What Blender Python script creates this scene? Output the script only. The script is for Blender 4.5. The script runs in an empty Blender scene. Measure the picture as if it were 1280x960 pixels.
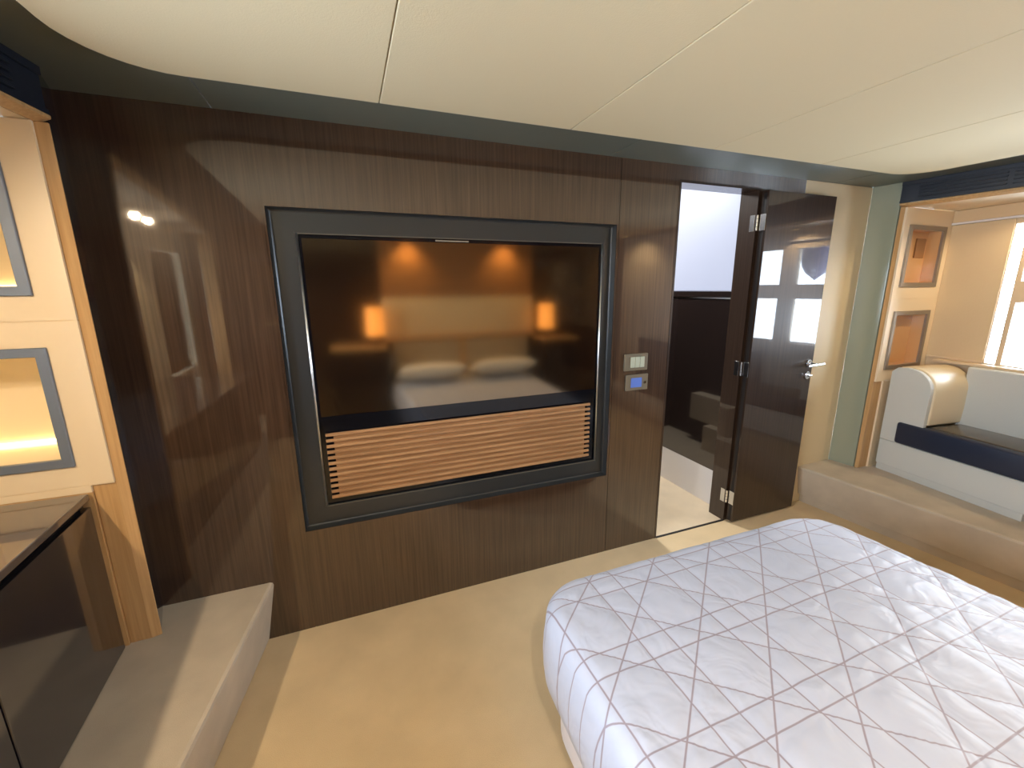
import bpy, bmesh, math, random
from mathutils import Vector, Matrix
random.seed(7)
C = bpy.context.scene.collection
PI = math.pi

# ------------------------------------------------------------------ materials
def srgb(r, g, b):
    f = lambda c: (c/255/12.92) if c/255 <= .04045 else ((c/255+.055)/1.055)**2.4
    return (f(r), f(g), f(b), 1)

def new_mat(name):
    m = bpy.data.materials.new(name); m.use_nodes = True
    nt = m.node_tree; b = nt.nodes['Principled BSDF']
    return m, nt, b

def pmat(name, col, rough=.5, metal=0, spec=.5, coat=0, coat_rough=.03, ior=1.5, bump=0, bscale=200, var=0, vscale=6, sheen=0):
    m, nt, b = new_mat(name)
    b.inputs['Base Color'].default_value = col
    b.inputs['Roughness'].default_value = rough
    b.inputs['Metallic'].default_value = metal
    b.inputs['Specular IOR Level'].default_value = spec
    b.inputs['IOR'].default_value = ior
    b.inputs['Coat Weight'].default_value = coat
    b.inputs['Coat Roughness'].default_value = coat_rough
    b.inputs['Sheen Weight'].default_value = sheen
    tc = nt.nodes.new('ShaderNodeTexCoord')
    if var:
        n = nt.nodes.new('ShaderNodeTexNoise'); n.inputs['Scale'].default_value = vscale; n.inputs['Detail'].default_value = 4
        nt.links.new(tc.outputs['Object'], n.inputs['Vector'])
        r = nt.nodes.new('ShaderNodeValToRGB')
        r.color_ramp.elements[0].position = .3; r.color_ramp.elements[1].position = .7
        r.color_ramp.elements[0].color = tuple(c*(1-var) for c in col[:3])+(1,)
        r.color_ramp.elements[1].color = tuple(min(1, c*(1+var)) for c in col[:3])+(1,)
        nt.links.new(n.outputs['Fac'], r.inputs['Fac']); nt.links.new(r.outputs['Color'], b.inputs['Base Color'])
    if bump:
        n = nt.nodes.new('ShaderNodeTexNoise'); n.inputs['Scale'].default_value = bscale; n.inputs['Detail'].default_value = 3
        nt.links.new(tc.outputs['Object'], n.inputs['Vector'])
        bp = nt.nodes.new('ShaderNodeBump'); bp.inputs['Strength'].default_value = bump; bp.inputs['Distance'].default_value = .003
        nt.links.new(n.outputs['Fac'], bp.inputs['Height']); nt.links.new(bp.outputs['Normal'], b.inputs['Normal'])
    return m

def wood(name, c1, c2, rough=.35, coat=1.0, ior=1.6, grain=(70, 70, 1.6), coat_rough=.04, coat_ior=1.6, base_spec=.12):
    m, nt, b = new_mat(name)
    tc = nt.nodes.new('ShaderNodeTexCoord'); mp = nt.nodes.new('ShaderNodeMapping')
    mp.inputs['Scale'].default_value = grain
    n = nt.nodes.new('ShaderNodeTexNoise'); n.inputs['Scale'].default_value = 1.6; n.inputs['Detail'].default_value = 6; n.inputs['Roughness'].default_value = .6
    r = nt.nodes.new('ShaderNodeValToRGB'); r.color_ramp.elements[0].position = .32; r.color_ramp.elements[1].position = .7
    r.color_ramp.elements[0].color = c1; r.color_ramp.elements[1].color = c2
    nt.links.new(tc.outputs['Object'], mp.inputs['Vector']); nt.links.new(mp.outputs['Vector'], n.inputs['Vector'])
    nt.links.new(n.outputs['Fac'], r.inputs['Fac']); nt.links.new(r.outputs['Color'], b.inputs['Base Color'])
    b.inputs['Roughness'].default_value = rough; b.inputs['Coat Weight'].default_value = coat
    b.inputs['Coat Roughness'].default_value = coat_rough; b.inputs['Coat IOR'].default_value = coat_ior
    b.inputs['IOR'].default_value = ior; b.inputs['Specular IOR Level'].default_value = base_spec
    return m

def emis(name, col, s):
    m, nt, b = new_mat(name)
    b.inputs['Base Color'].default_value = col
    b.inputs['Emission Color'].default_value = col
    b.inputs['Emission Strength'].default_value = s
    return m

def glass_thin(name, tint=(1, 1, 1, 1)):
    m = bpy.data.materials.new(name); m.use_nodes = True; nt = m.node_tree; nt.nodes.clear()
    o = nt.nodes.new('ShaderNodeOutputMaterial'); mx = nt.nodes.new('ShaderNodeMixShader')
    t = nt.nodes.new('ShaderNodeBsdfTransparent'); t.inputs['Color'].default_value = tint
    g = nt.nodes.new('ShaderNodeBsdfGlossy'); g.inputs['Roughness'].default_value = .02
    f = nt.nodes.new('ShaderNodeFresnel'); f.inputs['IOR'].default_value = 1.45
    nt.links.new(f.outputs['Fac'], mx.inputs['Fac']); nt.links.new(t.outputs[0], mx.inputs[1])
    nt.links.new(g.outputs[0], mx.inputs[2]); nt.links.new(mx.outputs[0], o.inputs['Surface'])
    return m

M = {}
M['wood'] = wood('dark_veneer', srgb(54, 39, 30), srgb(76, 57, 43), coat_ior=1.85, coat_rough=.03)
M['door_wood'] = wood('door_veneer', srgb(44, 33, 27), srgb(58, 44, 36), coat_ior=1.5, coat_rough=.02)
M['carpet'] = pmat('beige_carpet', srgb(216, 194, 156), .95, spec=.1, bump=.5, bscale=420, var=.07, vscale=5, sheen=.2)
M['step_carpet'] = pmat('step_carpet', srgb(194, 182, 164), .85, spec=.2, bump=.5, bscale=420, var=.09, vscale=7, sheen=.2)
M['corr_floor'] = pmat('corridor_floor', srgb(222, 205, 178), .4, var=.05, vscale=9)
M['ceiling'] = pmat('cream_ceiling', srgb(226, 213, 178), .8, spec=.2, bump=.15, bscale=260)
M['soffit'] = pmat('soffit_lacquer', srgb(100, 106, 98), .4, spec=.5)
M['navy'] = pmat('navy_lacquer', srgb(30, 36, 48), .14, spec=.6, coat=.7, coat_rough=.05)
M['navy_flat'] = pmat('navy_louvre', srgb(24, 31, 44), .4)
M['navy_reflect'] = pmat('navy_painted_reflection', srgb(150, 156, 138), .16, coat=.8, coat_rough=.05)  # navy panel with its pale grey-green reflection painted into the base colour
M['gold'] = wood('light_oak', srgb(184, 146, 98), srgb(206, 168, 120), rough=.4, coat=.4, grain=(60, 60, 2))
M['cream'] = pmat('cream_lacquer', srgb(232, 214, 184), .35, coat=.3)
M['cream_wall'] = pmat('cream_wall', srgb(222, 206, 172), .5)
M['niche_frame'] = pmat('blue_grey_metal', srgb(118, 128, 144), .35, metal=.35)
M['niche_frame_warm'] = pmat('pewter_metal', srgb(150, 140, 128), .3, metal=.5)
M['niche_in'] = pmat('niche_cream', srgb(236, 224, 200), .3, coat=.4)
M['niche_in_warm'] = pmat('niche_copper', srgb(208, 164, 112), .3, coat=.6)
M['niche_reflection'] = pmat('niche_reflection', srgb(150, 108, 66), .4)
M['led'] = emis('warm_led', (1.0, .72, .30, 1), 5.5)
M['cab'] = pmat('cabinet_lacquer', srgb(32, 30, 36), .12, coat=1.0, coat_rough=.04, spec=.6)
M['cab_top'] = pmat('cabinet_top', srgb(92, 80, 72), .2, coat=.8)
M['black'] = pmat('shadow_black', srgb(12, 12, 14), .6)
M['tvframe'] = pmat('charcoal_metal', srgb(62, 65, 68), .28, metal=.45)
M['chrome'] = pmat('chrome', srgb(225, 228, 232), .12, metal=1)
M['chrome_satin'] = pmat('satin_chrome', srgb(235, 238, 242), .3, metal=1)
M['steel'] = pmat('brushed_steel', srgb(170, 168, 160), .35, metal=.7)
M['edge_dim'] = pmat('edge_painted_dim', srgb(104, 100, 92), .45, metal=.2)  # same rim as the chrome sides; weaker reflection put into the colour
M['bezel'] = pmat('gloss_black', srgb(9, 12, 20), .12, ior=1.5)
m, nt, b = new_mat('screen_glass'); M['screen'] = m
b.inputs['Base Color'].default_value = srgb(6, 6, 8); b.inputs['Roughness'].default_value = .085; b.inputs['IOR'].default_value = 3.3
b.inputs['Specular Tint'].default_value = (1, .82, .58, 1)
M['slat'] = wood('teak_slat', srgb(150, 112, 78), srgb(184, 144, 104), rough=.45, coat=.2, grain=(2, 40, 40))
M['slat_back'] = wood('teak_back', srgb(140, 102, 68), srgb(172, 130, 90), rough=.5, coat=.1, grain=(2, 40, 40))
M['white_lacquer'] = pmat('white_lacquer', srgb(226, 224, 226), .35)
M['corr_dark'] = pmat('corridor_gloss', srgb(34, 26, 24), .08, coat=1, spec=.6)
M['frost'] = emis('frosted_daylight', srgb(206, 216, 246), .46)
M['frost'].node_tree.nodes['Principled BSDF'].inputs['Base Color'].default_value = (.12, .12, .13, 1)
M['sofa_grey'] = pmat('sofa_fabric', srgb(202, 204, 200), .7, bump=.3, bscale=300)
M['sofa_cream'] = pmat('cream_leather', srgb(226, 210, 178), .38, bump=.1, bscale=120, coat=.15)
M['sofa_navy'] = pmat('navy_leather', srgb(30, 40, 62), .38, bump=.1, bscale=150)
M['sofa_seat'] = pmat('dark_seat_leather', srgb(74, 68, 62), .28, bump=.06, bscale=150, coat=.4)
M['blind'] = pmat('tan_blind', srgb(214, 192, 156), .8, spec=.1, bump=.2, bscale=90)
M['beige_frame'] = pmat('beige_window_frame', srgb(214, 192, 160), .45)
M['glass'] = glass_thin('clear_glass')
M['fender'] = pmat('fender_navy', srgb(52, 48, 92), .5)
M['boat'] = pmat('boat_white', srgb(240, 242, 244), .3)
M['pillow'] = pmat('pillow_cotton', srgb(240, 234, 222), .85, sheen=.3)
M['sheet'] = pmat('bed_base_white', srgb(226, 224, 230), .6)
M['head_grey'] = pmat('headboard_fabric', srgb(176, 160, 134), .8)
M['head_cream'] = pmat('headboard_cream', srgb(226, 208, 172), .7)
M['shade'] = emis('lamp_shade_glow', (1.0, .42, .09, 1), 1.8)
M['lampmetal'] = pmat('lamp_bronze', srgb(90, 70, 50), .3, metal=.8)
M['bulb'] = emis('downlight_bulb', (1.0, .62, .22, 1), 5)
M['switch_plate'] = pmat('pewter_plate', srgb(128, 120, 104), .3, metal=.3)
M['switch_key'] = pmat('switch_key', srgb(176, 184, 168), .35)
M['screen_blue'] = emis('panel_display', srgb(80, 110, 190), .12)
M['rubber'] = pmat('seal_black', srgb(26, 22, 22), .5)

def quilt(ox, oy):
    m, nt, b = new_mat('quilt_satin'); N = nt.nodes; Lk = nt.links
    tc = N.new('ShaderNodeTexCoord'); sp = N.new('ShaderNodeSeparateXYZ'); Lk.new(tc.outputs['Object'], sp.inputs[0])
    def math_(op, a, bb=None, c=None):
        n = N.new('ShaderNodeMath'); n.operation = op
        for i, v in enumerate((a, bb, c)):
            if v is None: continue
            if isinstance(v, (int, float)): n.inputs[i].default_value = v
            else: Lk.new(v, n.inputs[i])
        return n.outputs[0]
    masks = []
    for nx, ny, off, p in FAM:
        v = math_('ADD', math_('MULTIPLY', sp.outputs['X'], nx), math_('MULTIPLY', sp.outputs['Y'], ny))
        v = math_('ADD', v, nx*ox+ny*oy-off)
        v = math_('DIVIDE', v, p); v = math_('ADD', v, .5); v = math_('FRACT', v); v = math_('SUBTRACT', v, .5)
        v = math_('MULTIPLY', math_('ABSOLUTE', v), p)
        n = N.new('ShaderNodeMapRange'); n.interpolation_type = 'SMOOTHSTEP'
        Lk.new(v, n.inputs['Value']); n.inputs['From Min'].default_value = .0010; n.inputs['From Max'].default_value = .0030
        n.inputs['To Min'].default_value = 1; n.inputs['To Max'].default_value = 0
        masks.append(n.outputs[0])
    t = masks[0]
    for k in masks[1:]: t = math_('MAXIMUM', t, k)
    mix = N.new('ShaderNodeMix'); mix.data_type = 'RGBA'
    mix.inputs[6].default_value = srgb(182, 189, 208); mix.inputs[7].default_value = srgb(144, 134, 146)
    Lk.new(t, mix.inputs[0]); Lk.new(mix.outputs[2], b.inputs['Base Color'])
    b.inputs['Roughness'].default_value = .42; b.inputs['Sheen Weight'].default_value = .2
    nz = N.new('ShaderNodeTexNoise'); nz.inputs['Scale'].default_value = 9; nz.inputs['Detail'].default_value = 2; nz.inputs['Distortion'].default_value = 1.2
    Lk.new(tc.outputs['Object'], nz.inputs['Vector'])
    bp = N.new('ShaderNodeBump'); bp.inputs['Strength'].default_value = .35; bp.inputs['Distance'].default_value = .02
    Lk.new(nz.outputs['Fac'], bp.inputs['Height']); Lk.new(bp.outputs['Normal'], b.inputs['Normal'])
    return m

# ------------------------------------------------------------------ mesh helpers
def B(): return bmesh.new()

def box(bm, x0, x1, y0, y1, z0, z1, mi=0):
    vs = [bm.verts.new(p) for p in ((x0, y0, z0), (x1, y0, z0), (x1, y1, z0), (x0, y1, z0), (x0, y0, z1), (x1, y0, z1), (x1, y1, z1), (x0, y1, z1))]
    for f in ((0, 3, 2, 1), (4, 5, 6, 7), (0, 1, 5, 4), (1, 2, 6, 5), (2, 3, 7, 6), (3, 0, 4, 7)):
        bm.faces.new([vs[i] for i in f]).material_index = mi
    return bm

def prism(bm, pts, z0, z1, pts_bottom=None, mi=0):
    pb = pts_bottom or pts
    lo = [bm.verts.new((x, y, z0)) for x, y in pb]; hi = [bm.verts.new((x, y, z1)) for x, y in pts]
    n = len(pts)
    bm.faces.new(lo[::-1]).material_index = mi; bm.faces.new(hi).material_index = mi
    for i in range(n):
        j = (i+1) % n; bm.faces.new((lo[i], lo[j], hi[j], hi[i])).material_index = mi
    bmesh.ops.recalc_face_normals(bm, faces=bm.faces[:])
    return bm

def sweep(bm, ring_a, ring_b):
    a = [bm.verts.new(p) for p in ring_a]; b_ = [bm.verts.new(p) for p in ring_b]
    bm.faces.new(a[::-1]); bm.faces.new(b_)
    n = len(a)
    for i in range(n):
        j = (i+1) % n; bm.faces.new((a[i], a[j], b_[j], b_[i]))
    bmesh.ops.recalc_face_normals(bm, faces=bm.faces[:])
    return bm

def cyl(bm, p0, p1, r0, r1=None, seg=20):
    r1 = r0 if r1 is None else r1
    p0, p1 = Vector(p0), Vector(p1); d = (p1-p0).normalized()
    u = d.orthogonal().normalized(); v = d.cross(u)
    ra = [p0+(u*math.cos(2*PI*i/seg)+v*math.sin(2*PI*i/seg))*r0 for i in range(seg)]
    rb = [p1+(u*math.cos(2*PI*i/seg)+v*math.sin(2*PI*i/seg))*r1 for i in range(seg)]
    return sweep(bm, ra, rb)

def bevel(bm, w, seg=2, ang=40):
    bmesh.ops.remove_doubles(bm, verts=bm.verts[:], dist=1e-5)
    es = [e for e in bm.edges if len(e.link_faces) == 2 and e.calc_face_angle(0) > math.radians(ang)]
    bmesh.ops.bevel(bm, geom=es, offset=w, segments=seg, profile=.5, affect='EDGES', clamp_overlap=True)
    return bm

def obj(name, bm, mat, parent=None, smooth=False, matrix=None):
    if matrix is not None: bmesh.ops.transform(bm, matrix=matrix, verts=bm.verts[:])
    if parent is not None:
        off = wloc(parent)
        bmesh.ops.translate(bm, vec=-off, verts=bm.verts[:])
    me = bpy.data.meshes.new(name); bm.to_mesh(me); bm.free()
    if smooth:
        for p in me.polygons: p.use_smooth = True
    for mm in (mat if isinstance(mat, (list, tuple)) else [mat]): me.materials.append(mm)
    o = bpy.data.objects.new(name, me); C.objects.link(o)
    if parent is not None: o.parent = parent
    return o

def wloc(o):
    v = Vector((0, 0, 0))
    while o is not None: v += o.location; o = o.parent
    return v

def smooth_by_angle(o, deg=35):
    me = o.data
    for p in me.polygons: p.use_smooth = True
    bm = bmesh.new(); bm.from_mesh(me)
    for e in bm.edges:
        if len(e.link_faces) == 2 and e.calc_face_angle(0) > math.radians(deg): e.smooth = False
    bm.to_mesh(me); bm.free()
    return o

def thing(name, label, cat, loc=(0, 0, 0), group=None, kind=None):
    o = bpy.data.objects.new(name, None); C.objects.link(o); o.location = loc; o.empty_display_size = .1
    if kind: o['kind'] = kind
    o['label'] = label; o['category'] = cat
    if group: o['group'] = group
    return o

def tag(o, label, cat, group=None):
    o['label'] = label; o['category'] = cat
    if group: o['group'] = group
    return o

def struct(name, bm, mat, label=None):
    o = obj(name, bm, mat); o['kind'] = 'structure'
    if label: o['label'] = label
    return o

def grid_wall(bm, us, zs, holes, place):
    """fills the cells of a u-z grid as solid boxes except those inside holes; place(u, depth, z) -> xyz"""
    us = sorted(set(us+[h[0] for h in holes]+[h[1] for h in holes])); zs = sorted(set(zs+[h[2] for h in holes]+[h[3] for h in holes]))
    for i in range(len(us)-1):
        for j in range(len(zs)-1):
            uc, zc = (us[i]+us[i+1])/2, (zs[j]+zs[j+1])/2
            if any(h[0] < uc < h[1] and h[2] < zc < h[3] for h in holes): continue
            vs = [bm.verts.new(place(u, d, z)) for (u, d, z) in
                  ((us[i], 0, zs[j]), (us[i+1], 0, zs[j]), (us[i+1], 1, zs[j]), (us[i], 1, zs[j]), (us[i], 0, zs[j+1]), (us[i+1], 0, zs[j+1]), (us[i+1], 1, zs[j+1]), (us[i], 1, zs[j+1]))]
            for f in ((0, 3, 2, 1), (4, 5, 6, 7), (0, 1, 5, 4), (1, 2, 6, 5), (2, 3, 7, 6), (3, 0, 4, 7)):
                bm.faces.new([vs[k] for k in f])
    bmesh.ops.remove_doubles(bm, verts=bm.verts[:], dist=1e-5)
    # drop the inner walls shared by two cells
    seen = {}
    for f in bm.faces[:]:
        k = tuple(sorted(v.index for v in f.verts)) if False else frozenset(f.verts)
        seen.setdefault(k, []).append(f)
    dead = [f for fs in seen.values() if len(fs) > 1 for f in fs]
    bmesh.ops.delete(bm, geom=dead, context='FACES')
    bmesh.ops.recalc_face_normals(bm, faces=bm.faces[:])
    return bm

# ------------------------------------------------------------------ key levels (metres)
Y0 = 1.766          # face of the TV bulkhead
ZS = .262           # side steps
ZC = 1.997          # dark soffit
ZP = 1.978          # cream ceiling panel
YB = -1.0           # bulkhead behind the bed
YN = 1.585          # niche walls

# ------------------------------------------------------------------ floor, ceiling, walls
struct('floor', box(B(), -1.45, 3.75, YB-.1, Y0+.005, -.06, 0), M['carpet'])
bm = box(B(), 1.2, 2.3, Y0+.005, 3.45, -.06, 0)
struct('floor_corridor', bm, M['corr_floor'])
struct('trim_1', bevel(box(B(), 1.565, 2.083, Y0-.006, Y0+.008, 0.0, .004), .001, 1), M['rubber'])

# soffit: ring of dark lacquer joints
bm = B()
for x0, x1 in ((-1.45, -.351), (-.347, 1.148), (1.152, 2.66), (2.664, 3.75)):
    box(bm, x0, x1, YB-.1, Y0+.12, ZC, ZC+.06)
struct('ceiling', bm, M['soffit'])
# cream panel, rounded corners, with seams
def rounded(pts, r, n=8):
    out = []
    for i, (x, y) in enumerate(pts):
        p0 = Vector(pts[i-1]); p = Vector((x, y)); p1 = Vector(pts[(i+1) % len(pts)])
        a = (p0-p).normalized(); b_ = (p1-p).normalized(); rr = r[i]
        ang = a.angle(b_); t = rr/math.tan(ang/2); c = p+(a+b_).normalized()*(rr/math.sin(ang/2))
        s = p+a*t-c; e = p+b_*t-c; a0 = math.atan2(s.y, s.x); a1 = math.atan2(e.y, e.x)
        da = (a1-a0+PI) % (2*PI)-PI
        for k in range(n+1):
            th = a0+da*k/n; out.append((c.x+rr*math.cos(th), c.y+rr*math.sin(th)))
    return out
outline = rounded([(-.60, YB+.12), (2.98, YB+.12), (2.80, 1.485), (-.545, 1.500)], [.1, .1, .17, .2])
seams = [.147, .807, 1.467, 2.127]
def clip_poly(poly, xa, xb):
    def half(poly, f):
        out = []
        for i in range(len(poly)):
            p, q = poly[i-1], poly[i]; fp, fq = f(p), f(q)
            if (fp >= 0) != (fq >= 0):
                t = fp/(fp-fq); out.append((p[0]+(q[0]-p[0])*t, p[1]+(q[1]-p[1])*t))
            if fq >= 0: out.append(q)
        return out
    return half(half(poly, lambda p: p[0]-xa), lambda p: xb-p[0])
bm = B(); xs = [-2]+seams+[4]
for k in range(len(xs)-1):
    pl = clip_poly(outline, xs[k]+.001, xs[k+1]-.001)
    b2 = B(); prism(b2, pl, ZP, ZC-.001); bevel(b2, .003, 2, 60)
    me = bpy.data.meshes.new('t'); b2.to_mesh(me); b2.free(); bm.from_mesh(me); bpy.data.meshes.remove(me)
struct('ceiling_panel', bm, M['ceiling'])

# TV bulkhead with door opening and television recess
RX0, RX1, RZ0, RZ1 = -.235, 1.208, .455, 1.710
DX0, DX1, DZ = 1.565, 2.083, 1.922
def front(u, d, z): return (u, Y0+d*.11, z)
XE = 2.43
bm = B()
grid_wall(bm, [-.745, -.243], [0, ZC], [], front)
grid_wall(bm, [-.2405, 1.2185], [0, ZC], [(RX0, RX1, RZ0, RZ1)], front)
grid_wall(bm, [1.221, XE], [0, ZC], [(DX0, DX1, -1, DZ)], front)
struct('wall_front', bm, M['wood'])
# filler behind the joints
bm = B()
for xa, xb in ((-.2432, -.2403), (1.2183, 1.2212), (XE-.0002, XE+.0012)): box(bm, xa, xb, Y0+.003, Y0+.109, 0, ZC)
struct('wall_front_core', bm, M['wood'])
struct('wall_front_recess', box(B(), RX0+.0005, RX1-.0005, Y0+.075, Y0+.105, RZ0+.0005, RZ1-.0005), M['black'])
struct('wall_front_backing', box(B(), RX0-.03, RX1+.03, Y0+.1105, Y0+.125, RZ0-.03, RZ1+.03), M['black'])
struct('wall_front_cream', bevel(box(B(), XE+.001, 3.0075, Y0, Y0+.11, 0, ZC), .003), M['cream_wall'])
# navy side panels between bulkhead and recess frames
bm = prism(B(), [(-.745, Y0), (-.700, 1.612), (-.78, 1.60), (-.82, Y0)], ZS, ZC)
struct('wall_left_panel', bm, M['navy'])
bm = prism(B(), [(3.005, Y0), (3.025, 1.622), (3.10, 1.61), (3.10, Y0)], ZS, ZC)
struct('wall_right_panel', bm, M['navy_reflect'])
# rear bulkhead
struct('wall_back', box(B(), -1.45, 3.75, YB-.1, YB, 0, ZC), M['wood'])

# side steps
def step(name, edge0, edge1, out, inset, kick, lab):
    # edge0 at the bulkhead, edge1 at the rear; out = outer x
    s = 1 if out > 0 else -1
    bm = B()
    prof = [(0, ZS), (inset, kick+.004), (inset+.012, kick), (inset+.02, kick), (inset+.02, 0)]
    prof = [(0.012, ZS), (0.003, ZS-.004), (0, ZS-.014)]+prof[1:]
    def ring(e, y):
        xo = out if s < 0 else 3.52-.117*(1.585-y)-.001
        return [(e+s*d, y, z) for d, z in prof]+[(xo, y, 0), (xo, y, ZS)]
    sweep(bm, ring(edge0, Y0-.001), ring(edge1, YB+.001))
    o = obj(name, bm, M['step_carpet'])
    return tag(o, lab, 'step')
step('carpeted_step', -.375, -.375-.159*(Y0-YB), -1.249, .045, .0, 'low beige carpeted step along the left side below the dark cabinet')
step('carpeted_step', 2.704, 2.704+.115*(Y0-YB), 3.56, .038, .055, 'low beige carpeted step on the right carrying the grey sofa')

# ------------------------------------------------------------------ hull sides
def hull_r(u, d, z): # u metres aft of y = 1.7
    y = 1.70-u; x = 3.52-.117*(1.585-y); return (x+d*.06, y, z)
YtoU = lambda y: 1.70-y
wins = [(YtoU(1.300), YtoU(1.252), .972, 1.752), (YtoU(1.228), YtoU(.925), .972, 1.325), (YtoU(1.228), YtoU(.925), 1.44, 1.725),
        (YtoU(.815), YtoU(.50), .972, 1.325), (YtoU(.815), YtoU(.50), 1.44, 1.725),
        (YtoU(.40), YtoU(.10), .972, 1.325), (YtoU(.40), YtoU(.10), 1.44, 1.725)]  # unseen aft pair of panes added for more daylight
bm = grid_wall(B(), [0, 1.70-YB], [0, ZC], wins, hull_r)
struct('wall_right', bm, M['beige_frame'])
for k, w in enumerate(wins):
    bm = B(); vs = [bm.verts.new(hull_r(u, d, z)) for u, d, z in ((w[0], .5, w[2]), (w[1], .5, w[2]), (w[1], .5, w[3]), (w[0], .5, w[3]), (w[0], .6, w[2]), (w[1], .6, w[2]), (w[1], .6, w[3]), (w[0], .6, w[3]))]
    for f in ((0, 1, 2, 3), (4, 7, 6, 5), (0, 4, 5, 1), (1, 5, 6, 2), (2, 6, 7, 3), (3, 7, 4, 0)): bm.faces.new([vs[i] for i in f])
    struct('window_%d' % (k+1), bm, M['glass'])
winl = [(.70, 1.15, .972, 1.725), (.10, .55, .972, 1.725), (-.85, -.25, .80, 1.725)]
struct('wall_left', grid_wall(B(), [YB, 1.84], [0, ZC], winl, lambda u, d, z: (-1.25-d*.06, u, z)), M['cream_wall'])
for k, wl in enumerate(winl): struct('window_%d' % (k+9), box(B(), -1.285, -1.279, wl[0], wl[1], wl[2], wl[3]), M['glass'])

# ------------------------------------------------------------------ side recess frames (oak) and niche walls
def recess_frame(side, lab):
    if side < 0:
        R, Mm, L, R2 = (-.692, 1.602), (-.720, 1.5935), (-.779, 1.593), (-.779, 1.62)
        ax = lambda y: -.690-.115*(1.60-y)
        far, xo = -.55, -1.249
    else:
        R, Mm, L, R2 = (3.014, 1.610), (3.031, 1.596), (3.110, 1.595), (3.110, 1.62)
        ax = lambda y: 3.014+.16*(1.61-y)
        far, xo = -.55, 3.52
    s = side
    t = thing('recess_frame', lab, 'frame', (R[0], R[1], ZS))
    # hard edge highlighted by a slim bevel
    bm = prism(B(), [R, Mm, L, R2, (R[0]+s*.012, 1.615)], ZS, 1.862)
    obj('post', bevel(bm, .0025, 1, 30), M['gold'], t)
    def ring(y):
        x = ax(y); return [(x, y, 1.882), (x, y, 1.872), (x+s*.028, y, 1.8605), (x+s*.034, y, 1.8605), (x+s*.034, y, 1.882)]
    bm = sweep(B(), ring(R[1]+.008), ring(far)); obj('header', bevel(bm, .002, 1, 30), M['gold'], t)
    x = ax(far)
    bm = prism(B(), [(x, far), (x+s*.10, far), (x+s*.10, far-.06), (x, far-.06)], ZS if s < 0 else ZS, 1.882)
    obj('post', bevel(bm, .0025, 1, 30), M['gold'], t)
    return t
recess_frame(-1, 'light oak frame around the left recess, its post standing on the step')
recess_frame(1, 'light oak frame around the sofa recess on the right')

# niche walls
NZ = [(.912, 1.271), (1.414, 1.767)]
fr = .026
def niche_wall(x0, x1, nx0, nx1, z0, name, sill):
    hs = [(nx0+fr*.5, nx1-fr*.5, a+fr*.5, b_-fr*.5) for a, b_ in NZ]
    bm = grid_wall(B(), [x0, x1], [sill, 1.3425], [hs[0]], lambda u, d, z: (u, YN+d*.02, z))
    b2 = grid_wall(B(), [x0, x1], [1.3455, 1.8595], [hs[1]], lambda u, d, z: (u, YN+d*.02, z))
    me = bpy.data.meshes.new('t'); b2.to_mesh(me); b2.free(); bm.from_mesh(me); bpy.data.meshes.remove(me)
    return struct(name, bm, M['cream'])
niche_wall(-1.2495, -.7215, -1.18, -.801, .84, 'wall_left_niche', .846)
niche_wall(3.033, 3.5225, 3.082, 3.446, .84, 'wall_right_niche', .84)
struct('wall_left_niche_core', box(box(B(), -1.2495, -.7225, YN+.003, YN+.0075, 1.3423, 1.3457), -1.2495, -.7225, YN+.0025, YN+.0065, .8425, .8462), M['cream'])
struct('wall_right_niche_core', box(B(), 3.034, 3.5225, YN+.003, YN+.0095, 1.3423, 1.3457), M['cream'])
struct('wall_left_niche_base', box(B(), -1.2495, -.7795, YN+.001, YN+.02, .8215, .843), M['cream'])
struct('wall_left_base', box(B(), -1.2495, -.7795, YN+.001, YN+.02, ZS, .821), M['gold'])
struct('wall_right_niche_base', box(B(), 3.11, 3.5225, YN+.001, YN+.02, ZS, .838), M['cream'])

def niche(x0, x1, z0, z1, mats, depth, lab, refl=None, led=True):
    fm, im = mats
    t = thing('display_niche', lab, 'niche', ((x0+x1)/2, YN, z0), 'framed display niches in the recess walls')
    bm = grid_wall(B(), [x0, x1], [z0, z1], [(x0+fr, x1-fr, z0+fr, z1-fr)], lambda u, d, z: (u, YN-.009+d*.014, z))
    obj('frame', bevel(bm, .0015, 1, 60), fm, t)
    # open box behind the frame
    w = .008; q = fr*.5+w+.0005; a0, a1, c0, c1 = x0+q, x1-q, z0+q, z1-q
    ya, yb = YN+.0055, YN+depth
    bm = B(); box(bm, a0-w, a1+w, yb, yb+w, c0-w, c1+w); box(bm, a0-w, a0, ya, yb, c0, c1); box(bm, a1, a1+w, ya, yb, c0, c1)
    box(bm, a0-w, a1+w, ya, yb, c0-w, c0); box(bm, a0-w, a1+w, ya, yb, c1, c1+w)
    obj('box', bm, im, t)
    if led:
        bm = box(B(), a0+.004, a1-.004, yb-.010, yb-.0005, c0+.0005, c0+.009); obj('light_strip', bm, M['led'], t)
        bm = box(B(), a0+.004, a1-.004, ya+.003, ya+.010, c1-.006, c1-.0005); obj('light_strip', bm, M['led'], t)
    if refl:
        bx0, bx1, bz0, bz1 = refl
        obj('reflection_square', bevel(box(B(), bx0, bx1, yb-.008, yb-.0005, bz0, bz1), .002), M['niche_reflection'], t)  # brown square painting in a reflection on the niche back
    return t
ml = (M['niche_frame'], M['niche_in']); mr = (M['niche_frame_warm'], M['niche_in_warm'])
niche(-1.18, -.801, .912, 1.271, ml, .23, 'blue-grey framed lit niche in the left recess wall, just above the dark cabinet')
niche(-1.18, -.801, 1.414, 1.767, ml, .23, 'blue-grey framed lit niche in the left recess wall, the upper of the two')
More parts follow.
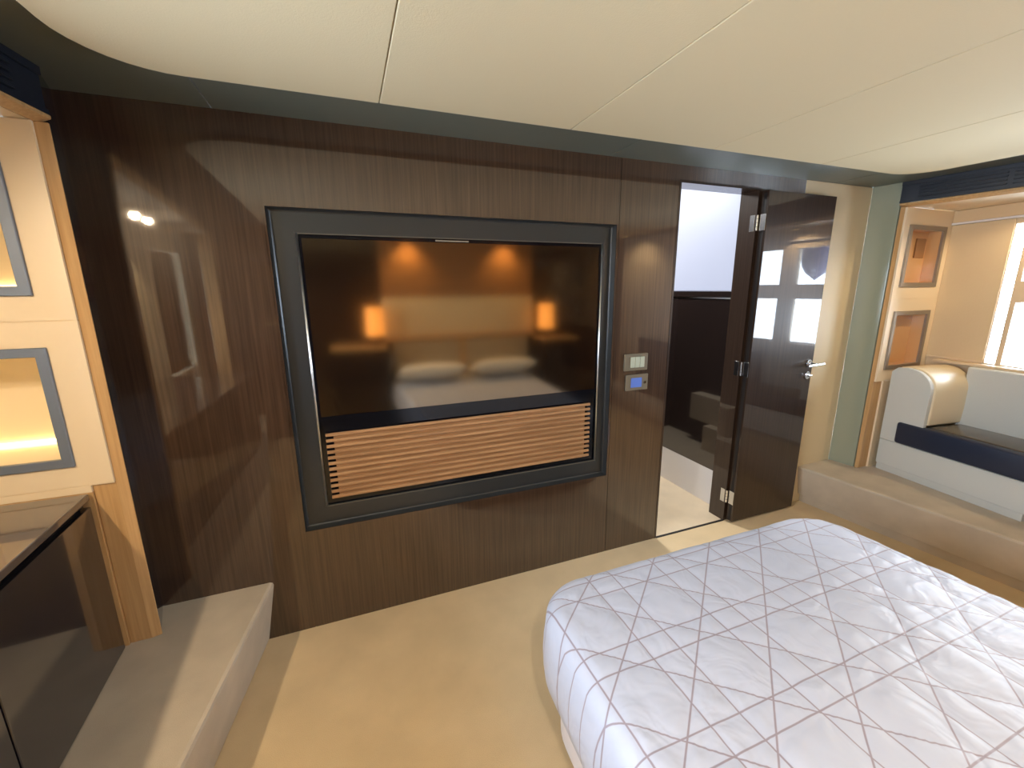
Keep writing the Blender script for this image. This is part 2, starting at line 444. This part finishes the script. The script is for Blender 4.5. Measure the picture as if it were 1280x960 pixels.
niche(3.082, 3.446, 1.414, 1.767, mr, .07, 'grey framed amber niche in the right recess wall, upper one with a small square of painted reflection', refl=(3.305, 3.400, 1.590, 1.705), led=False)
niche(3.082, 3.446, .912, 1.271, mr, .07, 'grey framed amber niche just above the sofa arm', led=False)

# recess soffits
def soffit(xa0, xa1, xo, name, s):
    bm = prism(B(), [(xa0+s*.036, 1.605), (xo, 1.605), (xo, -.5), (xa1+s*.036, -.5)], 1.8615, 1.88)
    struct(name, bm, M['cream'])
soffit(-.690, -.932, -1.2495, 'ceiling_left_recess', -1)
def hx(y): return 3.52-.117*(1.585-y)
bm = prism(B(), [(3.014+.037, 1.605), (hx(1.605)-.001, 1.605), (hx(.55)-.001, .55), (3.014+.16*1.06+.037, .55)], 1.8615, 1.88)
struct('ceiling_right_recess', bm, M['cream'])

# louvred navy fascias above the recess frames
def louvre(s, lab):
    if s > 0: p0 = Vector((3.014, 1.622)); p1 = Vector((3.014+.16*1.21, .40)); start = .08
    else: p0 = Vector((-.692, 1.612)); p1 = Vector((-.692-.115*2.15, -.55)); start = .10
    d = (p1-p0).normalized(); n = Vector((-s, 0)) ; n = Vector((d.y, -d.x)) if (Vector((d.y, -d.x)).x*(-s) > 0) else Vector((-d.y, d.x))
    L = (p1-p0).length
    t = thing('louvred_vent', lab, 'vent', (p0.x, p0.y, 1.885))
    def bar(u0, u1, o0, o1, z0, z1):
        a = [p0+d*u+n*o for u, o in ((u0, o0), (u1, o0), (u1, o1), (u0, o1))]
        return prism(B(), [(q.x, q.y) for q in a], z0, z1)
    obj('fascia', bar(0, L, -.05, -.006, 1.884, ZC-.001), M['navy_flat'], t)
    obj('rim', bar(0, L, -.006, 0, 1.884, 1.896), M['navy_flat'], t); obj('rim', bar(0, L, -.006, 0, 1.976, ZC-.001), M['navy_flat'], t)
    u = start
    seg = [(start, start+.33), (start+.35, L-.02)]
    for a, b_ in seg:
        for k in range(4):
            z = 1.9035+k*.018
            sl = bar(a, b_, -.006, .0015, z, z+.008)
            obj('slat', bevel(sl, .0015, 1), M['navy_flat'], t)
    return t
louvre(1, 'dark navy louvred vent above the right oak recess frame')
louvre(-1, 'dark navy louvred vent above the left oak recess frame')

# ------------------------------------------------------------------ television recess
t = thing('television_surround', 'charcoal metal recess frame around the television in the dark wood bulkhead', 'frame', ((RX0+RX1)/2, Y0, RZ0))
IX0, IX1, IZ0, IZ1 = -.150, 1.152, .537, 1.628
yf = Y0+.030
def ringbox(bm, o, i, y0, y1):
    return grid_wall(bm, [o[0], o[1]], [o[2], o[3]], [i], lambda u, d, z: (u, y0+d*(y1-y0), z))
# sloping frame: outer edge flush inside the opening, inner edge deeper
bm = B()
e = .001
O = [(RX0+e, Y0+.004), (RX1-e, Y0+.004)]
def quadring(bm, a, b_):
    va = [bm.verts.new(p) for p in a]; vb = [bm.verts.new(p) for p in b_]
    for i in range(4):
        j = (i+1) % 4; bm.faces.new((va[i], va[j], vb[j], vb[i]))
def rect(x0, x1, z0, z1, y): return [(x0, y, z0), (x1, y, z0), (x1, y, z1), (x0, y, z1)]
r0 = rect(RX0+e, RX1-e, RZ0+e, RZ1-e, Y0+.002)
r1 = rect(RX0+.007, RX1-.007, RZ0+.007, RZ1-.007, yf-.004)
r2 = rect(RX0+.012, RX1-.012, RZ0+.012, RZ1-.012, yf)
r3 = rect(IX0, IX1, IZ0, IZ1, yf-.003)
r4 = rect(IX0, IX1, IZ0, IZ1, yf+.022)
r5 = rect(RX0+e, RX1-e, RZ0+e, RZ1-e, yf+.022)
for a, b_ in ((r0, r1), (r1, r2), (r2, r3), (r3, r4), (r4, r5), (r5, r0)): quadring(bm, a, b_)
bmesh.ops.remove_doubles(bm, verts=bm.verts[:], dist=1e-5); bmesh.ops.recalc_face_normals(bm, faces=bm.faces[:])
obj('frame', bm, M['tvframe'], t)
for xa, xb in ((IX0+.0005, IX0+.0055), (IX1-.004, IX1-.0005)):
    o = obj('chrome_edge', cyl(B(), ((xa+xb)/2, yf-.001, IZ0+.0005), ((xa+xb)/2, yf-.001, IZ1-.0005), .0045, seg=32), M['chrome_satin'], t, smooth=True); o['label'] = 'thin polished metal edge'
for za, zb in ((IZ0+.0005, IZ0+.003), (IZ1-.0035, IZ1-.0005)):
    obj('edge_strip', box(B(), IX0+.0056, IX1-.0041, yf-.0045, yf+.004, za, zb), M['edge_dim'], t)
obj('backing_panel', box(B(), IX0+.0055, IX1-.0055, yf+.010, yf+.021, IZ0+.0045, .9055), M['bezel'], t)
# grille of twelve teak slats
obj('grille_backing', box(B(), -.095, 1.085, yf+.002, yf+.0095, .575, .852), M['slat_back'], t)
gz0, gz1 = .571, .856; n = 12; pitch = (gz1-gz0-.0125)/(n-1)
for k in range(n):
    z = gz0+k*pitch
    obj('slat', bevel(box(B(), -.124, 1.110, yf-.009, yf+.0015, z, z+.0125), .0015, 1), M['slat'], t)

t = thing('television', 'large flat television mounted in the bulkhead above the teak slats', 'television', ((IX0+IX1)/2, yf, .908))
obj('screen', box(B(), IX0+.017, IX1-.017, yf-.001, yf+.006, .926, IZ1-.018), M['screen'], t)
bm = ringbox(B(), (IX0+.006, IX1-.006, .907, IZ1-.006), (IX0+.0165, IX1-.0165, .9255, IZ1-.0175), yf-.002, yf+.008)
obj('bezel', bm, M['bezel'], t)
obj('casing', box(B(), IX0+.012, IX1-.012, yf+.0085, yf+.022, .912, IZ1-.012), M['black'], t)
obj('camera_strip', bevel(box(B(), .36, .50, yf-.004, yf-.002, IZ1-.015, IZ1-.009), .0008, 1), M['steel'], t)

# wall controls
t = thing('light_switch', 'pewter switch plate with three pale keys right of the television', 'switch', (1.352, Y0, 1.010))
obj('plate', bevel(box(B(), 1.281, 1.424, Y0-.010, Y0-.0005, 1.010, 1.097), .003), M['switch_plate'], t)
for k in range(3):
    obj('key', bevel(box(B(), 1.316+k*.029, 1.343+k*.029, Y0-.014, Y0-.0102, 1.026, 1.081), .002), M['switch_key'], t)
t = thing('control_panel', 'pewter control panel with a small blue display below the light switch', 'control panel', (1.365, Y0, .908))
obj('plate', bevel(box(B(), 1.296, 1.432, Y0-.010, Y0-.0005, .906, .989), .003), M['switch_plate'], t)
obj('display', bevel(box(B(), 1.325, 1.392, Y0-.012, Y0-.0102, .922, .972), .001), M['screen_blue'], t)
obj('button', cyl(B(), (1.410, Y0-.0102, .945), (1.410, Y0-.014, .945), .007, seg=16), M['chrome'], t)

# ------------------------------------------------------------------ door and jamb
bm = B()
box(bm, DX1-.0015, DX1+.010, Y0-.0015, Y0+.1115, 0, DZ-.003); box(bm, DX0-.010, DX0+.0015, Y0-.0015, Y0+.1115, 0, DZ-.003); box(bm, DX0-.010, DX1+.010, Y0-.0015, Y0+.1115, DZ-.003, DZ+.010)
struct('trim_2', bm, M['door_wood'])
t = thing('door_1', 'dark glossy wooden door standing open flat against the bulkhead beside the sofa', 'door', (2.095, 1.755, .012), kind='structure')
obj('leaf', bevel(box(B(), 2.097, 2.622, 1.715, 1.757, .012, 1.913), .0025), M['door_wood'], t)
obj('seal', box(B(), 2.0955, 2.0968, 1.727, 1.745, .02, 1.90), M['rubber'], t)
for z in (1.756, .963, .165):
    h = obj('hinge', bevel(box(B(), 2.0935, 2.0954, 1.718, 1.752, z-.042, z+.042), .0005, 1), M['chrome'], t)
    obj('jamb_plate', bevel(box(B(), 2.0795, 2.0812, 1.772, 1.802, z-.042, z+.042), .0005, 1), M['chrome'], h)
    for dz in (-.03, -.01, .01, .03):
        obj('knuckle', cyl(B(), (2.0865, 1.762, z+dz-.009), (2.0865, 1.762, z+dz+.009), .0065, seg=14), M['chrome'], h)
hd = obj('handle', cyl(B(), (2.583, 1.7145, .967), (2.583, 1.707, .967), .025, seg=28), M['chrome'], t)
obj('lever', cyl(B(), (2.515, 1.668, .962), (2.650, 1.668, .968), .0085, seg=16), M['chrome'], hd)
obj('neck', cyl(B(), (2.583, 1.707, .967), (2.583, 1.668, .965), .0095, seg=16), M['chrome'], hd)
lk = obj('lock_plate', cyl(B(), (2.583, 1.7145, .895), (2.583, 1.708, .895), .023, seg=28), M['chrome'], t)
obj('thumb_turn', bevel(box(B(), 2.570, 2.596, 1.690, 1.708, .890, .900), .002), M['chrome'], lk)

# ------------------------------------------------------------------ corridor behind the door
XC = 2.159
struct('wall_corridor_right', box(B(), XC+.012, XC+.10, Y0+.115, 3.4, 0, 2.3), M['white_lacquer'])
struct('baseboard_corridor', bevel(box(B(), XC, XC+.0118, Y0+.115, 3.4, 0, .2435), .002), M['white_lacquer'])
struct('trim_3', box(B(), XC, XC+.0118, Y0+.115, 3.4, .2445, 1.352), M['corr_dark'])
struct('trim_4', bevel(box(B(), XC-.012, XC+.0118, Y0+.115, 3.4, 1.362, 1.398), .002), M['corr_dark'])
struct('window_8', box(B(), XC+.002, XC+.0118, Y0+.115, 3.39, 1.402, 2.1), M['frost'])
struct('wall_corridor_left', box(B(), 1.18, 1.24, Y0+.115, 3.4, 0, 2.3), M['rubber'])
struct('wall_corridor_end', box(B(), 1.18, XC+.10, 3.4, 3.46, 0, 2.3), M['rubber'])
struct('ceiling_corridor', box(B(), 1.18, XC+.10, Y0+.12, 3.46, 2.2, 2.26), M['ceiling'])
bm = B(); box(bm, 1.241, 1.44, 2.15, 2.75, 0, .22); box(bm, 1.241, 1.36, 2.45, 3.0, .22, .46)
tag(obj('stair', bm, M['corr_floor']), 'pale stair treads in the passage, seen reflected in its dark glossy wall', 'stairs')

# ------------------------------------------------------------------ left cabinet
cf = lambda y: -.784+.05*(1.575-y)       # front face x
t = thing('low_cabinet', 'dark glossy lacquer cabinet with a brown top standing on the left step', 'cabinet', (-1.0, .7, ZS))
ya, yb = 1.578, -.18
obj('body', prism(B(), [(cf(ya)-.021, ya), (cf(yb)-.021, yb), (-1.249, yb), (-1.249, ya)], ZS+.002, .783), M['cab'], t)
bm = prism(B(), [(cf(ya)-.002, ya+.002), (cf(yb)+.006, yb), (-1.249, yb), (-1.249, ya+.002)], .800, .821); obj('worktop', bevel(bm, .003), M['cab_top'], t)
obj('shadow_gap', prism(B(), [(cf(ya)-.030, ya), (cf(yb)-.030, yb), (-1.249, yb), (-1.249, ya)], .7835, .7995), M['black'], t)
cuts = [1.5745, 1.075, .52, -.03+.0, -.18]
for k in range(3):
    a, b_ = cuts[k]-.003, cuts[k+1]+.003
    obj('door', bevel(prism(B(), [(cf(a), a), (cf(b_), b_), (cf(b_)-.0205, b_), (cf(a)-.0205, a)], ZS+.006, .781), .0015, 1), M['cab'], t)

# ------------------------------------------------------------------ sofa
P0s = Vector((3.122, 1.560)); ds = Vector((3.031-3.122, .881-1.599)).normalized(); ns = Vector((-ds.y, ds.x))
if ns.x < 0: ns = -ns                                     # towards the hull
def SP(u, o): p = P0s+ds*u+ns*o; return (p.x, p.y)
LS = .70
t = thing('sofa', 'grey built-in sofa with navy seat cushion and rounded cream leather arm', 'sofa', (3.3, 1.2, ZS))
def rp(u0, u1, o0, o1, z0, z1): return prism(B(), [SP(u0, o0), SP(u1, o0), SP(u1, o1), SP(u0, o1)], z0, z1)
D2 = .345
obj('base', bevel(rp(0, LS, 0.004, D2, ZS+.045, .470), .006), M['sofa_grey'], t)
obj('plinth', bevel(rp(-.0, LS-.01, .018, D2, ZS+.001, ZS+.044), .003), M['sofa_grey'], t)
# arm: profile in (u, z) swept across the depth
def arm_prof():
    pts = [(-.0, .472), (-.0, .905)]
    pts += [(.03, .938), (.08, .945)]
    cx, cz, r = .10, .815, .125
    for k in range(11):
        a = PI/2-(PI/2)*k/10; pts.append((cx+r*math.cos(a), cz+.003+r*math.sin(a)))
    pts += [(.226, .70), (.222, .615), (.212, .612)]
    return pts
def swept(prof, o0, o1, steps=1):
    return sweep(B(), [SP(u, o0)+(z,) for u, z in prof], [SP(u, o1)+(z,) for u, z in prof])
pf = arm_prof(); cut = [(u, z) for u, z in pf]
obj('arm_panel', bevel(sweep(B(), [SP(u, .004)+(z,) for u, z in [(0, .472), (0, .905), (.03, .934), (.08, .940)]+[(.10+.118*math.cos(PI/2-(PI/2)*k/8), .818+.118*math.sin(PI/2-(PI/2)*k/8)) for k in range(9)]+[(.217, .472)]],
                      [SP(u, .030)+(z,) for u, z in [(0, .472), (0, .905), (.03, .934), (.08, .940)]+[(.10+.118*math.cos(PI/2-(PI/2)*k/8), .818+.118*math.sin(PI/2-(PI/2)*k/8)) for k in range(9)]+[(.217, .472)]]), .002, 1, 60), M['sofa_grey'], t)
o = obj('arm', bevel(swept(pf, .0305, D2-.02), .010, 3, 50), M['sofa_cream'], t); smooth_by_angle(o, 40); o['label'] = 'rounded cream leather arm'
bm = rp(.085, LS-.004, -.008, .05, .472, .606); bm2 = bevel(bm, .016, 3); o = obj('seat_cushion', bm2, M['sofa_navy'], t); smooth_by_angle(o, 50)
bm = rp(.224, LS-.006, .040, D2-.055, .500, .611); o = obj('seat_top', bevel(bm, .01, 3), M['sofa_seat'], t); smooth_by_angle(o, 50); o['label'] = 'dark brown leather seat top'
bm = rp(.20, LS, D2-.054, D2+.02, .472, .952); obj('backrest', bevel(bm, .008), M['sofa_grey'], t)
obj('top_rail', bevel(rp(-.0, LS, D2-.018, D2+.035, .9525, .968), .003), M['beige_frame'], t)

# cabinet aft of the sofa
t = thing('low_cabinet', 'dark wood cabinet below the right hull windows, aft of the sofa', 'cabinet', (3.2, .3, ZS))
obj('body', bevel(prism(B(), [(3.045, .80), (3.04, -.40), (3.284, -.40), (3.425, .80)], ZS+.002, .86), .003), M['door_wood'], t)
obj('worktop', bevel(prism(B(), [(3.03, .805), (3.025, -.41), (3.283, -.41), (3.425, .805)], .861, .885), .003), M['door_wood'], t)

# window furniture
t = thing('window_blind', 'tan roller blind drawn down beside the niche wall behind the sofa', 'blind', (3.5, 1.44, .97))
def hp(y0, y1, o0, o1, z0, z1):
    a = [(hx(y)-o, y) for y, o in ((y0, o0), (y1, o0), (y1, o1), (y0, o1))]
    return prism(B(), a, z0, z1)
obj('fabric', hp(1.584, 1.302, .008, .013, .970, 1.778), M['blind'], t)
obj('bottom_bar', bevel(hp(1.584, 1.302, .006, .015, .969, .982), .002), M['beige_frame'], t)
tag(obj('blind_headbox', bevel(hp(1.584, .56, .004, .022, 1.792, 1.8605), .003), M['blind']), 'grey-beige headbox running along the top of the hull windows', 'headbox')
o = obj('curtain_track', bevel(hp(1.584, .56, .004, .027, 1.7795, 1.7915), .002), M['white_lacquer']); tag(o, 'thin pale rail below the blind headbox', 'rail')

# outside: a navy fender hanging by the window, and a neighbouring white boat
fx, fy = 3.85, .97
bm = B(); prof = [(0, 1.475), (.025, 1.497), (.075, 1.54), (.108, 1.60), (.118, 1.66), (.118, 1.83), (.10, 1.88), (.04, 1.90), (0, 1.91)]
rings = []
for r, z in prof:
    rings.append([bm.verts.new((fx+r*math.cos(a*PI/12), fy-.15+r*math.sin(a*PI/12), z)) for a in range(24)] if r > 0 else [bm.verts.new((fx, fy-.15, z))])
for a, b_ in zip(rings, rings[1:]):
    for i in range(24):
        j = (i+1) % 24
        if len(a) == 1: bm.faces.new((a[0], b_[j], b_[i]))
        elif len(b_) == 1: bm.faces.new((a[i], a[j], b_[0]))
        else: bm.faces.new((a[i], a[j], b_[j], b_[i]))
bmesh.ops.recalc_face_normals(bm, faces=bm.faces[:])
fen = obj('boat_fender', bm, M['fender'], smooth=True)
obj('rope', cyl(B(), (fx, fy-.15, 1.905), (fx, fy-.15, 2.5), .006, seg=10), M['boat'], fen)
tag(fen, 'dark violet pointed boat fender outside the hull window, seen reflected in the door', 'fender')

# ------------------------------------------------------------------ bed
BX, BY = 1.115, .08
FAM = []
for o_ in (.400, .483): FAM.append((1, 0, o_, .248))
for o_ in (.215, .2785): FAM.append((0, 1, o_, .245))
a = math.radians(48.6); FAM.append((math.cos(a), -math.sin(a), math.cos(a)*.807-math.sin(a)*.5, .248*math.cos(a)))
a = math.radians(-49.5); FAM.append((math.cos(a), -math.sin(a), math.cos(a)*.843-math.sin(a)*.5, .248*math.cos(a)))
M['quilt'] = quilt(BX, BY)
bed = thing('bed', 'double bed with white quilt stitched in crossing pink-grey lines', 'bed', (BX, BY, 0))
yh, yft, ztop, RE, RC = -.88, 1.075, .510, .06, .17
def halfw(y):
    w = .712-.05*(y+.2)
    if y > yft-RC: w = w-RC+math.sqrt(max(0, RC*RC-(y-(yft-RC))**2))
    return w
def linedist(x, y):
    m_ = 9
    for nx, ny, off, p in FAM:
        v = (nx*x+ny*y-off)/p+.5; v = abs(v-math.floor(v)-.5)*p; m_ = min(m_, v)
    return m_
from mathutils import noise
bm = B(); rows = []
ys = [yh+(yft-RC-yh)*i/150 for i in range(150)]+[yft-RC+RC*math.sin(PI/2*i/26) for i in range(27)]
NX = 150
for y in ys:
    w = halfw(y); row = []
    for i in range(NX+1):
        u = -1+2*i/NX; u = math.sin(u*PI/2)*.35+u*.65
        x = BX+u*w
        d = max(0, min(w-abs(x-BX), yft-y)); z = ztop
        if y > yft-RC and d < RE*2:   # true distance to the rounded corner
            cxn = halfw(yft-RC)-RC; dx = abs(x-BX)-cxn; dy = y-(yft-RC)
            if dx > 0: d = max(0, RC-math.hypot(dx, dy))
        if d < RE: z = ztop-RE+math.sqrt(max(0, RE*RE-(RE-d)**2))
        k = min(1, d/.05)
        ld = linedist(x, y)
        z += k*(.0065*(1-math.exp(-ld/.018))-.003)
        z += k*.0035*noise.noise(Vector((x*9, y*9, 2)))+k*.0016*noise.noise(Vector((x*22+5, y*40, 1)))
        row.append(bm.verts.new((x, y, z)))
    rows.append(row)
for a_, b_ in zip(rows, rows[1:]):
    for i in range(NX): bm.faces.new((a_[i], a_[i+1], b_[i+1], b_[i]))
border = [r[0] for r in rows]+rows[-1][1:]+[r[-1] for r in rows[::-1]][1:]+rows[0][::-1][1:-1]
prev = border
cen = Vector((BX, BY, 0))
for z, off in ((.43, .004), (.40, .008), (.36, .010), (.31, .008), (.27, .002), (.255, -.012), (.252, -.05)):
    cur = []
    for v in border:
        dirv = Vector((v.co.x-BX, (v.co.y-BY) if (v.co.y > yft-RC or v.co.y < yh+.01) else 0, 0))
        dirv = dirv.normalized() if dirv.length > 0 else dirv
        cur.append(bm.verts.new((v.co.x+dirv.x*off, v.co.y+dirv.y*off, z)))
    for i in range(len(border)):
        j = (i+1) % len(border); bm.faces.new((prev[i], prev[j], cur[j], cur[i]))
    prev = cur
bm.faces.new(prev)
bmesh.ops.recalc_face_normals(bm, faces=bm.faces[:])
obj('quilted_mattress', bm, M['quilt'], bed, smooth=True)
# base follows the outline
pts = []
for y in [yh+.02]+[yft-RC-.02+RC*math.sin(PI/2*i/10) for i in range(11)]: pts.append((BX+halfw(min(y+.02, yft))-.045, y))
pts = pts+[(2*BX-x, y) for x, y in pts[::-1]]
obj('bed_base', bevel(prism(B(), pts, .06, .2515), .006, 2, 60), M['sheet'], bed)
pts2 = [(BX+(x-BX)*.93, BY+(y-BY)*.95) for x, y in pts]
obj('plinth', prism(B(), pts2, .001, .0595), M['door_wood'], bed)

def pillow(cx, cy, w, h, th, tilt, lab, mat, grp=None):
    bm = B(); n = 22; g = [[], []]
    for side in (0, 1):
        for i in range(n+1):
            row = []
            for j in range(n+1):
                u = -1+2*i/n; v = -1+2*j/n
                e = (max(0, 1-abs(u)**3)*max(0, 1-abs(v)**3))**.45
                pinch = 1-.06*(1-abs(u*v))
                row.append(bm.verts.new((u*w/2*pinch, v*h/2*pinch, (1 if side else -1)*th/2*e)))
            g[side].append(row)
        for i in range(n):
            for j in range(n):
                bm.faces.new((g[side][i][j], g[side][i+1][j], g[side][i+1][j+1], g[side][i][j+1]))
    bmesh.ops.remove_doubles(bm, verts=bm.verts[:], dist=1e-4); bmesh.ops.recalc_face_normals(bm, faces=bm.faces[:])
    bmesh.ops.rotate(bm, cent=(0, 0, 0), matrix=Matrix.Rotation(tilt, 3, 'X'), verts=bm.verts[:])
    zmin = min(v.co.z for v in bm.verts)
    o = obj('pillow', bm, mat, smooth=True); o.location = (cx, cy, ztop+.008-zmin)
    return tag(o, lab, 'pillow', grp)
pillow(.74, -.62, .66, .42, .15, .30, 'plump cream pillow at the head of the bed, on the side nearer the dark cabinet', M['pillow'], 'pillows at the head of the bed')
pillow(1.50, -.62, .66, .42, .15, .30, 'plump cream pillow at the head of the bed, on the side nearer the sofa', M['pillow'], 'pillows at the head of the bed')

# headboard (seen in the television)
t = thing('headboard', 'headboard of grey cushions with a cream band above, behind the pillows', 'headboard', (1.15, YB, .3))
obj('cushion', bevel(box(B(), .42, 1.11, -.955, -.895, .30, .90), .015, 3), M['head_grey'], t)
obj('cushion', bevel(box(B(), 1.19, 1.92, -.955, -.895, .30, .90), .015, 3), M['head_grey'], t)
obj('centre_post', bevel(box(B(), 1.112, 1.188, -.955, -.89, .30, .90), .004), M['gold'], t)
obj('rail', bevel(box(B(), .34, 2.0, -.985, -.87, .905, .945), .004), M['gold'], t)
obj('cream_band', bevel(box(B(), .34, 2.0, -.995, -.955, .95, 1.345), .006), M['head_cream'], t)
o = obj('glow_panel', box(B(), .34, 2.0, -.998, -.975, 1.35, ZC-.03), M['slat_back'], t); o['label'] = 'brown panel added above the cream band, painting in the spot glow'  # lighter panel added so the spot glow above the bed reads brighter
obj('backing', box(B(), .36, 1.98, -.995, -.957, .10, .90), M['wood'], t)
for x, side in ((.05, 'on the side of the dark cabinet'), (2.2, 'on the side of the sofa')):
    w0, w1 = (x-.22, .335) if x < 1 else (2.01, 2.44)
    t = thing('nightstand', 'wooden nightstand beside the bed, '+side, 'nightstand', ((w0+w1)/2, -.82, 0))
    obj('body', bevel(box(B(), w0, w1, -.995, -.66, .0, .86 if x > 1 else .86), .004), M['door_wood'], t)
    obj('top', bevel(box(B(), w0-.005, w1+.005, -.998, -.65, .8605, .89), .003), M['gold'], t)
    for k in range(2):
        d = obj('drawer', bevel(box(B(), w0+.015, w1-.015, -.6595, -.648, .42+k*.21, .62+k*.21), .002), M['door_wood'], t)
        obj('knob', cyl(B(), ((w0+w1)/2, -.6478, .52+k*.21), ((w0+w1)/2, -.633, .52+k*.21), .010, seg=14), M['chrome'], d)
for x, side in ((.25, 'beside the dark cabinet'), (2.12, 'nearer the sofa')):
    t = thing('table_lamp', 'orange glowing table lamp on the nightstand '+side, 'lamp', (x, -.83, .8905))
    obj('base', bevel(cyl(B(), (x, -.83, .8908), (x, -.83, .905), .055, seg=28), .002, 1), M['lampmetal'], t)
    obj('stem', cyl(B(), (x, -.83, .9052), (x, -.83, 1.02), .010), M['lampmetal'], t)
    obj('lamp_shade', cyl(B(), (x, -.83, .985), (x, -.83, 1.26), .088, .080, seg=40), M['shade'], t, smooth=False)

# ------------------------------------------------------------------ downlights (fittings) and lights
def area(name, loc, rot, size, power, col, shape='DISK', sy=None, spread=180):
    l = bpy.data.lights.new(name, 'AREA'); l.energy = power; l.color = col; l.shape = shape; l.size = size
    if sy: l.size_y = sy
    l.spread = math.radians(spread)
    o = bpy.data.objects.new(name, l); C.objects.link(o); o.location = loc; o.rotation_euler = rot
    return o
def spot(name, loc, target, power, col, ang, blend, r=.02):
    l = bpy.data.lights.new(name, 'SPOT'); l.energy = power; l.color = col; l.spot_size = math.radians(ang); l.spot_blend = blend; l.shadow_soft_size = r
    o = bpy.data.objects.new(name, l); C.objects.link(o); o.location = loc
    d = Vector(target)-Vector(loc); o.rotation_euler = d.to_track_quat('-Z', 'Y').to_euler()
    return o
WARM = (1, .77, .50); SOFTW = (1, .88, .74)
def downlight(x, y, z, lab, grp, target=None, power=10, col=WARM, ang=100, blend=.5):
    t = thing('downlight', lab, 'downlight', (x, y, z), grp)
    bm = B(); n = 28
    for r0, r1, za, zb in ((.022, .032, -.003, -.003), (.032, .034, -.003, 0), (.022, .020, -.003, -.0005)):
        a_ = [bm.verts.new((x+r0*math.cos(2*PI*i/n), y+r0*math.sin(2*PI*i/n), z+za)) for i in range(n)]
        b_ = [bm.verts.new((x+r1*math.cos(2*PI*i/n), y+r1*math.sin(2*PI*i/n), z+zb)) for i in range(n)]
        for i in range(n): bm.faces.new((a_[i], a_[(i+1) % n], b_[(i+1) % n], b_[i]))
    obj('ring', bm, M['chrome'], t)
    obj('bulb', cyl(B(), (x, y, z-.0022), (x, y, z-.0004), .019, seg=24), M['bulb'], t)
    spot('lamp_light', (x, y, z-.012), target or (x, y, 0), power, col, ang, blend)
G1 = 'downlights in the left recess ceiling'
downlight(-1.07, .40, 1.861, 'small round downlight in the left recess ceiling, nearer the niche wall', G1, (-.1, .75, 0), 23, WARM, 150, .35)
downlight(-1.08, .20, 1.861, 'small round downlight in the left recess ceiling, farther from the niche wall', G1, (-.1, .5, 0), 23, WARM, 150, .35)
G2 = 'downlights in the cream ceiling over the bed head'
downlight(.62, -.87, ZP, 'round downlight above the left pillow', G2, (.62, -.80, 0), 28, (1, .64, .24), 110, .8)
downlight(1.66, -.87, ZP, 'round downlight above the right pillow', G2, (1.66, -.80, 0), 28, (1, .64, .24), 110, .8)
G4 = 'added unseen downlights in the sofa recess ceiling'
downlight(3.33, .98, 1.861, 'unseen round downlight added in the sofa recess ceiling for warm glow', G4, (3.30, 1.2, 0), 11, WARM, 150, .4)  # added out of view to brighten and warm the right niches
G3 = 'downlights in the cream ceiling behind the viewpoint'
downlight(.05, -.35, ZP, 'round downlight above the floor beside the bed', G3, (.05, .35, 0), 26, SOFTW, 120, .7)
downlight(2.3, -.2, ZP, 'round downlight above the far side of the bed', G3, (2.2, .3, 0), 5, SOFTW, 120, .7)
downlight(2.95, -.60, ZP, 'unseen round downlight added near the far hull side to brighten the wall reflection', G3, (3.35, -.7, 1.3), 20, WARM, 120, .8)  # added out of view so the lit hull wall reflects in the bulkhead
area('corridor_light', (1.65, 2.7, 2.19), (0, 0, 0), .3, 22, (1, .97, .93))

# daylight: sky outside, guided through the hull windows
w = bpy.data.worlds.new('World'); bpy.context.scene.world = w; w.use_nodes = True
bg = w.node_tree.nodes['Background']; bg.inputs['Color'].default_value = (.72, .85, 1.0, 1); bg.inputs['Strength'].default_value = 16.0
for k, wn in enumerate(wins):
    uc = (wn[0]+wn[1])/2; zc = (wn[2]+wn[3])/2; p = hull_r(uc, .9, zc)
    l = bpy.data.lights.new('window_portal', 'AREA'); l.shape = 'RECTANGLE'; l.size = wn[3]-wn[2]; l.size_y = wn[1]-wn[0]
    l.cycles.is_portal = True
    o = bpy.data.objects.new('window_portal', l); C.objects.link(o); o.location = p
    o.rotation_euler = (0, PI/2, math.atan2(-.117, 1)*1)

for wl in winl:
    l = bpy.data.lights.new('window_portal', 'AREA'); l.shape = 'RECTANGLE'; l.size = wl[3]-wl[2]; l.size_y = wl[1]-wl[0]
    l.cycles.is_portal = True
    o = bpy.data.objects.new('window_portal', l); C.objects.link(o); o.location = (-1.30, (wl[0]+wl[1])/2, (wl[2]+wl[3])/2)
    o.rotation_euler = (0, -PI/2, 0)

# ------------------------------------------------------------------ camera
f, yaw, pitch, roll = 528.8, .36638, .21983, -.00866
cam = bpy.data.cameras.new('camera'); cam.sensor_width = 36; cam.lens = f/1280*36; cam.clip_start = .02
co = bpy.data.objects.new('camera', cam); C.objects.link(co)
cy, sy, cp, sp_ = math.cos(yaw), math.sin(yaw), math.cos(pitch), math.sin(pitch)
F = Vector((sy*cp, cy*cp, -sp_)); r = Vector((cy, -sy, 0)); u = r.cross(F)
c_, s_ = math.cos(roll), math.sin(roll)
r, u = c_*r+s_*u, -s_*r+c_*u
mtx = Matrix((r, u, -F)).transposed().to_4x4(); mtx.translation = (0, 0, 1.42)
co.matrix_world = mtx
sc = bpy.context.scene; sc.camera = co
sc.view_settings.view_transform = 'Standard'; sc.view_settings.look = 'None'; sc.view_settings.gamma = 1
sc.view_settings.use_curve_mapping = False; sc.view_settings.exposure = 0.65
sc.cycles.max_bounces = 10; sc.cycles.diffuse_bounces = 6; sc.cycles.glossy_bounces = 5; sc.cycles.transparent_max_bounces = 8
sc.cycles.caustics_reflective = False; sc.cycles.caustics_refractive = False
sc.cycles.sample_clamp_indirect = 6; sc.cycles.use_denoising = True
